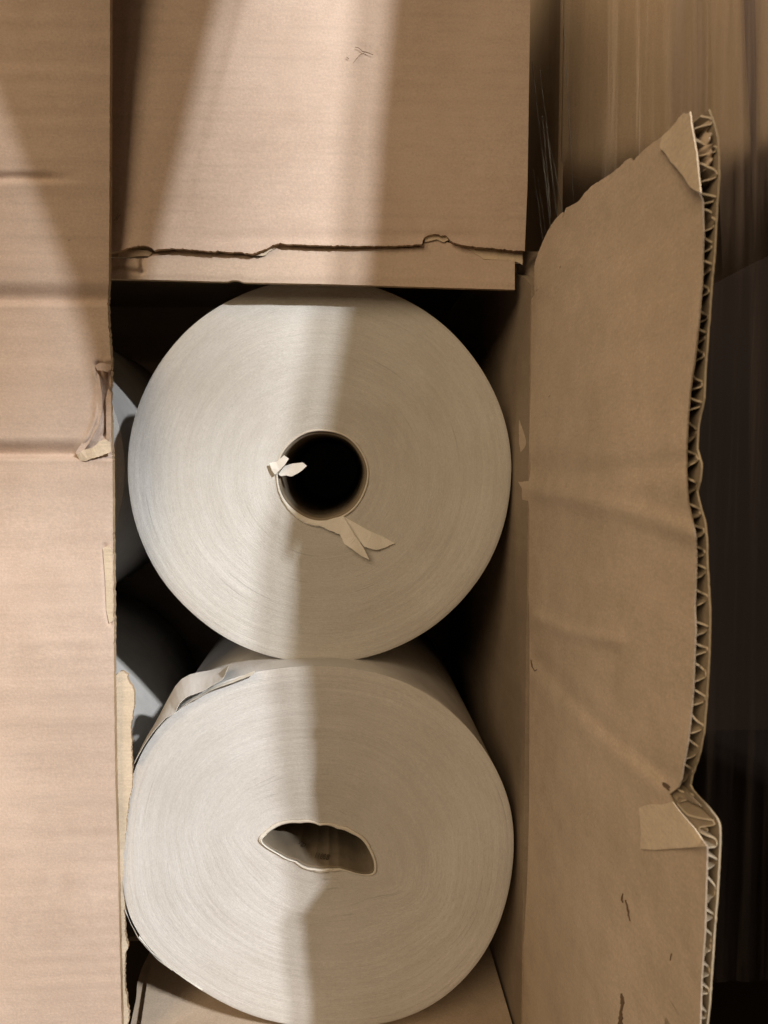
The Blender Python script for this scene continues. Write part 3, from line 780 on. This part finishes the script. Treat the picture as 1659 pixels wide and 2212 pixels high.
# loose torn wrap at the upper left of the lower roll
def Ze(x, y): return ((400 + x / 2.765) / 1.8228, (2500 + y / 2.765) / 1.8228)
fr = [(352, 1400), (440, 1240), (520, 1110), (600, 1010), (700, 900), (795, 850), (850, 745), (900, 690), (970, 655), (1100, 610), (1220, 540), (1320, 480), (1385, 335)]
bk = [(356, 1380), (430, 1220), (500, 1090), (570, 980), (640, 850), (720, 700), (800, 560), (870, 480), (960, 430), (1060, 405), (1180, 385), (1290, 360), (1370, 342)]
fr = [Ze(*p) for p in fr]; bk = [Ze(*p) for p in bk]
def pl(pts, t):
    x = t * (len(pts) - 1); i = min(int(x), len(pts) - 2); k = x - i
    return (lerp(pts[i][0], pts[i + 1][0], k), lerp(pts[i][1], pts[i + 1][1], k))
def f_wr(i, j):
    u, v = i / 10, j / 80
    a = pl(fr, v); b = pl(bk, v)
    A = P(a[0] + jag(v * 300, 1.2, 3), a[1] + jag(v * 300, 1.2, 4), Y2 - .0015); B = P(b[0], b[1], Y2 + .010 + .012 * v)
    p = A.lerp(B, u); p += Vector((-.3, 0, .5)) * .0014 * math.sin(u * PI) * math.sin(v * PI)
    return p
sheet('torn_wrap', f_wr, 11, 81, .00025, M['wrap'], r2, edge_mat=M['scrap'], tdir=Vector((.4, .2, -.7)))
# second loose ply just inside it
fr2 = [(560, 1100), (640, 985), (720, 905), (800, 850), (870, 790), (960, 730), (1060, 680), (1180, 610), (1300, 560), (1400, 530), (1520, 480), (1659, 430)]
fr2 = [Ze(*p) for p in fr2]
def f_wr2(i, j):
    u, v = i / 4, j / 70
    a = pl(fr2, v); g = (P(a[0], a[1], Y2) - c2).normalized()
    return P(a[0], a[1], Y2 - .0004) + g * (.0003 * u + .0002 * n1(v * 20, 5)) + Vector((0, .006 * u, 0))
sheet('torn_wrap', f_wr2, 5, 71, .0002, M['scrap'], r2, tdir=Vector((.3, .3, -.5)))
# loose bright plies at the lower left rim
def rim_ply(pts, w, s, name='torn_wrap'):
    def f(i, j):
        u, v = i / 3, j / 50
        a = pl(pts, v); p = P(a[0], a[1], Y2); g = (p - c2).normalized()
        return p + ty2(p) * Vector((0, 1, 0)) + g * (w * u * math.sin(PI * clamp(v, .04, .96)) ** .5) + Vector((0, -.0006 - .0003 * n1(v * 15, s) + .002 * u, 0))
    return sheet(name, f, 4, 51, .00025, M['scrap'], r2)
rim_ply([(272, 1962), (285, 1988), (303, 2020), (322, 2042), (345, 2065), (375, 2087)], .0014, 1)
rim_ply([(303, 2018), (330, 2048), (360, 2074), (400, 2103), (440, 2128)], .0010, 2)

# --- rolls of the next column, seen in the gap
def simple_roll(label, ocx, ocy, a, b, Y, seed):
    r = thing('paper_roll', label, 'paper roll', P(ocx, ocy + b, Y + .05), GR)
    f = lambda t: a * b / math.hypot(b * math.cos(t), a * math.sin(t)) + .8 * n1(t * 3, seed)
    h = lambda t: 95.0
    o, hl, c, t_ = build_roll(r, f, h, (ocx, ocy), (ocx, ocy), Y, .2, 'roll', 'wrap', seed, NT_=180, NS=40)
    build_core(r, hl, Y, .19, t_)
    return r
simple_roll('pale roll side showing between the left flap and the upper roll', -128, 1016, 396, 396, .045, 3)
simple_roll('grey roll side in the dark gap left of the squashed lower roll', -95, 1740, 398, 356, .036, 4)

# ink after everything of the roll is there
ink_place('ro', 640, 1858, 676, 1873, .016, .010, .42)
ink_place('11808', 676, 1872, 735, 1876, .007, .008, .42)

# ================================================================ NEIGHBOURING WRAPPED BOX
YN = .16
nb = thing('wrapped_box', 'brown box on the neighbouring stack wound in clear stretch film, behind the right flap', 'cardboard box', Vector((.45, .4, -.30)))
XN = P(1240, 200, YN).x
ZNB = P(1600, 600, YN).z
def f_nb(i, j):
    u, v = i / 40, j / 90
    x = lerp(XN, .62, u); zb = ZNB + .004 * n1(u * 9, 2) + .5 * max(0, x - .30); z = lerp(.42, zb, v)
    y = YN + .03 * (1 - sstep(0, .12, u)) + .34 * (1 - sstep(zb, zb + .11, z)) ** 1.8 + .0012 * n1(x * 12 + z * 5, 3) - .012 * sstep(.3, 1, u) * 0
    return Vector((x, y, z))
sheet('box_panel', f_nb, 41, 91, .004, M['kraft_far'], nb)
slab('side_panel', XN - .002, XN + .002, YN + .032, .55, ZNB - .12, .42, M['kraft_far'], nb)
slab('back_panel', XN, .62, .55, .554, ZNB + .16, .42, M['kraft_far'], nb)
def f_film(i, j):
    u, v = i / 200, j / 24
    x = lerp(XN - .006, .62, u); z = lerp(.42, -.42, v)
    y = YN - .004 + .06 * (1 - sstep(-.01, .10, u + .005)) ** 2 + .0018 * n1(x * 160 + z * 6, 4) + .0025 * n1(x * 50 + z * 3, 8)
    y -= .006 * gauss(x - (.235 + .05 * z), .012)
    return Vector((x, y, z))
fm = sheet('stretch_film', f_film, 201, 25, .00008, M['film'], nb, tdir=Vector((0, 1, 0)))
def fold(p0, p1, wd, Y0, Y1_, s):
    vs, fs = [], []
    for k in range(31):
        t = k / 30; x = lerp(p0[0], p1[0], t) + 1.5 * n1(t * 6, s); y = lerp(p0[1], p1[1], t)
        hw = wd * (.35 + .65 * math.sin(PI * clamp(t, .04, .96))) * (.7 + .6 * n1(t * 9, s + 2))
        for q in range(5):
            a = q / 4; vs.append(P(x + lerp(-hw, hw, a), y, lerp(Y0, Y1_, t) - .0012 * math.sin(a * PI)))
    for k in range(30):
        for q in range(4):
            a = k * 5 + q; fs.append((a, a + 5, a + 6, a + 1))
    link('film_fold', vs, fs, M['film_fold'], nb, True)
for k, (a, b, wd) in enumerate([((1149, 130), (1196, 560), 2.6), ((1165, 140), (1210, 520), 2.2), ((1172, 250), (1190, 470), 3.0), ((1186, 300), (1224, 500), 1.8), ((1152, 365), (1178, 560), 2.2), ((1215, 0), (1240, 440), 1.0), ((1160, 380), (1182, 530), 1.2)]):
    fold(a, b, wd, YN + .03, YN + .018, k * 3 + 1)

slab('bottom_panel', XN, .34, YN + .35, .55, ZNB + .001, ZNB + .005, M['kraft_far'], nb)
def film_glint():
    n = NT('film_glint'); out = n.n['Material Output']; n.n.remove(n.b)
    df = n.new('ShaderNodeBsdfDiffuse'); df.inputs['Color'].default_value = (.80, .66, .62, 1)  # pinkish diffuse colour painted in for light glinting on the film
    tr = n.new('ShaderNodeBsdfTransparent'); m = n.new('ShaderNodeMixShader')
    f = n.rng(n.noise(n.coord((75, 75, 2.2)), 1.0, 3, .5), .38, .80, .0, .34); sp = n.new('ShaderNodeSeparateXYZ'); n.l(n.coord(), sp.inputs[0])
    f = n.math('MULTIPLY', f, n.rng(sp.outputs[2], .13, .27, 0, 1)); n.l(f, m.inputs[0])
    n.l(tr.outputs[0], m.inputs[1]); n.l(df.outputs[0], m.inputs[2]); n.l(m.outputs[0], out.inputs[0]); return n.m
M['glint_streak'] = film_glint()
def bunch(x0, x1, y0, y1, lean, Y, s):
    def f(i, j):
        u, v = i / 24, j / 40
        w_ = 1 - .3 * sstep(.4, 1, v)
        px = lerp(x0, x1, .5 + (u - .5) * w_) + lean * v + 3 * n1(v * 4 + u, s)
        return P(px, lerp(y0, y1 + 90 * n1(u * 5, s + 4), v), Y - .006 * math.sin(u * PI) - .0015 * n1(u * 22 + v, s))
    sheet('film_fold', f, 25, 41, .0001, M['glint_streak'], nb)
bunch(1425, 1520, -500, 700, 25, YN - .010, 3)
bunch(1520, 1620, -500, 700, 30, YN - .014, 7)
bunch(1600, 1700, -500, 700, 20, YN - .012, 11)
# floor and wall of the warehouse gap, its shade put into near-black colour
n = NT('gap_shade'); M['dark'] = n.fin(n.mix(n.noise(n.coord(), 6), (.010, .005, .002), (.014, .007, .003)), None, .9)
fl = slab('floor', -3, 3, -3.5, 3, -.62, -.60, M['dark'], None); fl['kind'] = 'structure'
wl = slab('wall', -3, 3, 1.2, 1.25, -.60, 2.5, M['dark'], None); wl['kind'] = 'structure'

# ================================================================ UNSEEN BOARDS ADDED OUTSIDE THE FRAME (they shape the shadows on the box)
D = Vector((math.sin(AZ) * math.cos(EL), -math.cos(AZ) * math.cos(EL), math.sin(EL)))
def toward(px, py, Y, dist): 
    return P(px, py, Y) + D * dist
def board(name, pts, label, th=.004):
    o = polysheet(name, pts, th, M['kraft_shade'], None, tdir=Vector((0, 1, 0)))
    o['label'] = label; o['category'] = 'cardboard sheet'; return o
LP = (key_a.location + key_b.location) / 2
def at_y(px, py, Ys, Yb):
    p = P(px, py, Ys); d = LP - p; return p + d * ((Yb - Ys) / d.y)
b1 = board('shadow_board', [at_y(x, y, YT, -.32) for x, y in ((850, -2600), (808, 0), (778, 300), (760, 600), (708, 900), (648, 1120), (622, 1450), (652, 1900), (660, 2900), (4300, 2900), (4300, -2600))], 'tall unseen board added right of the frame to cast shadow')
b2 = board('shadow_board', [at_y(x, y, YT, -.29) for x, y in ((550, -260), (496, 0), (356, 570), (318, 690), (275, 900), (250, 900), (182, 640), (84, 400), (-36, 100), (-176, -260))], 'pointed unseen board added above the frame to cast shadow')
b3 = board('shadow_board', [at_y(x, y, YT, -1.25) for x, y in ((-700, -500), (150, -500), (240, 500), (200, 1050), (-700, 1150))], 'unseen board added far in front, left of the frame, to dim the left side')
b4 = board('shadow_board', [Vector(p) for p in ((-.27, -.36, -.25), (-.165, -.36, -.25), (-.175, -.36, .75), (-.26, -.36, .75))], 'unseen board added just left of the frame to block ambient light')
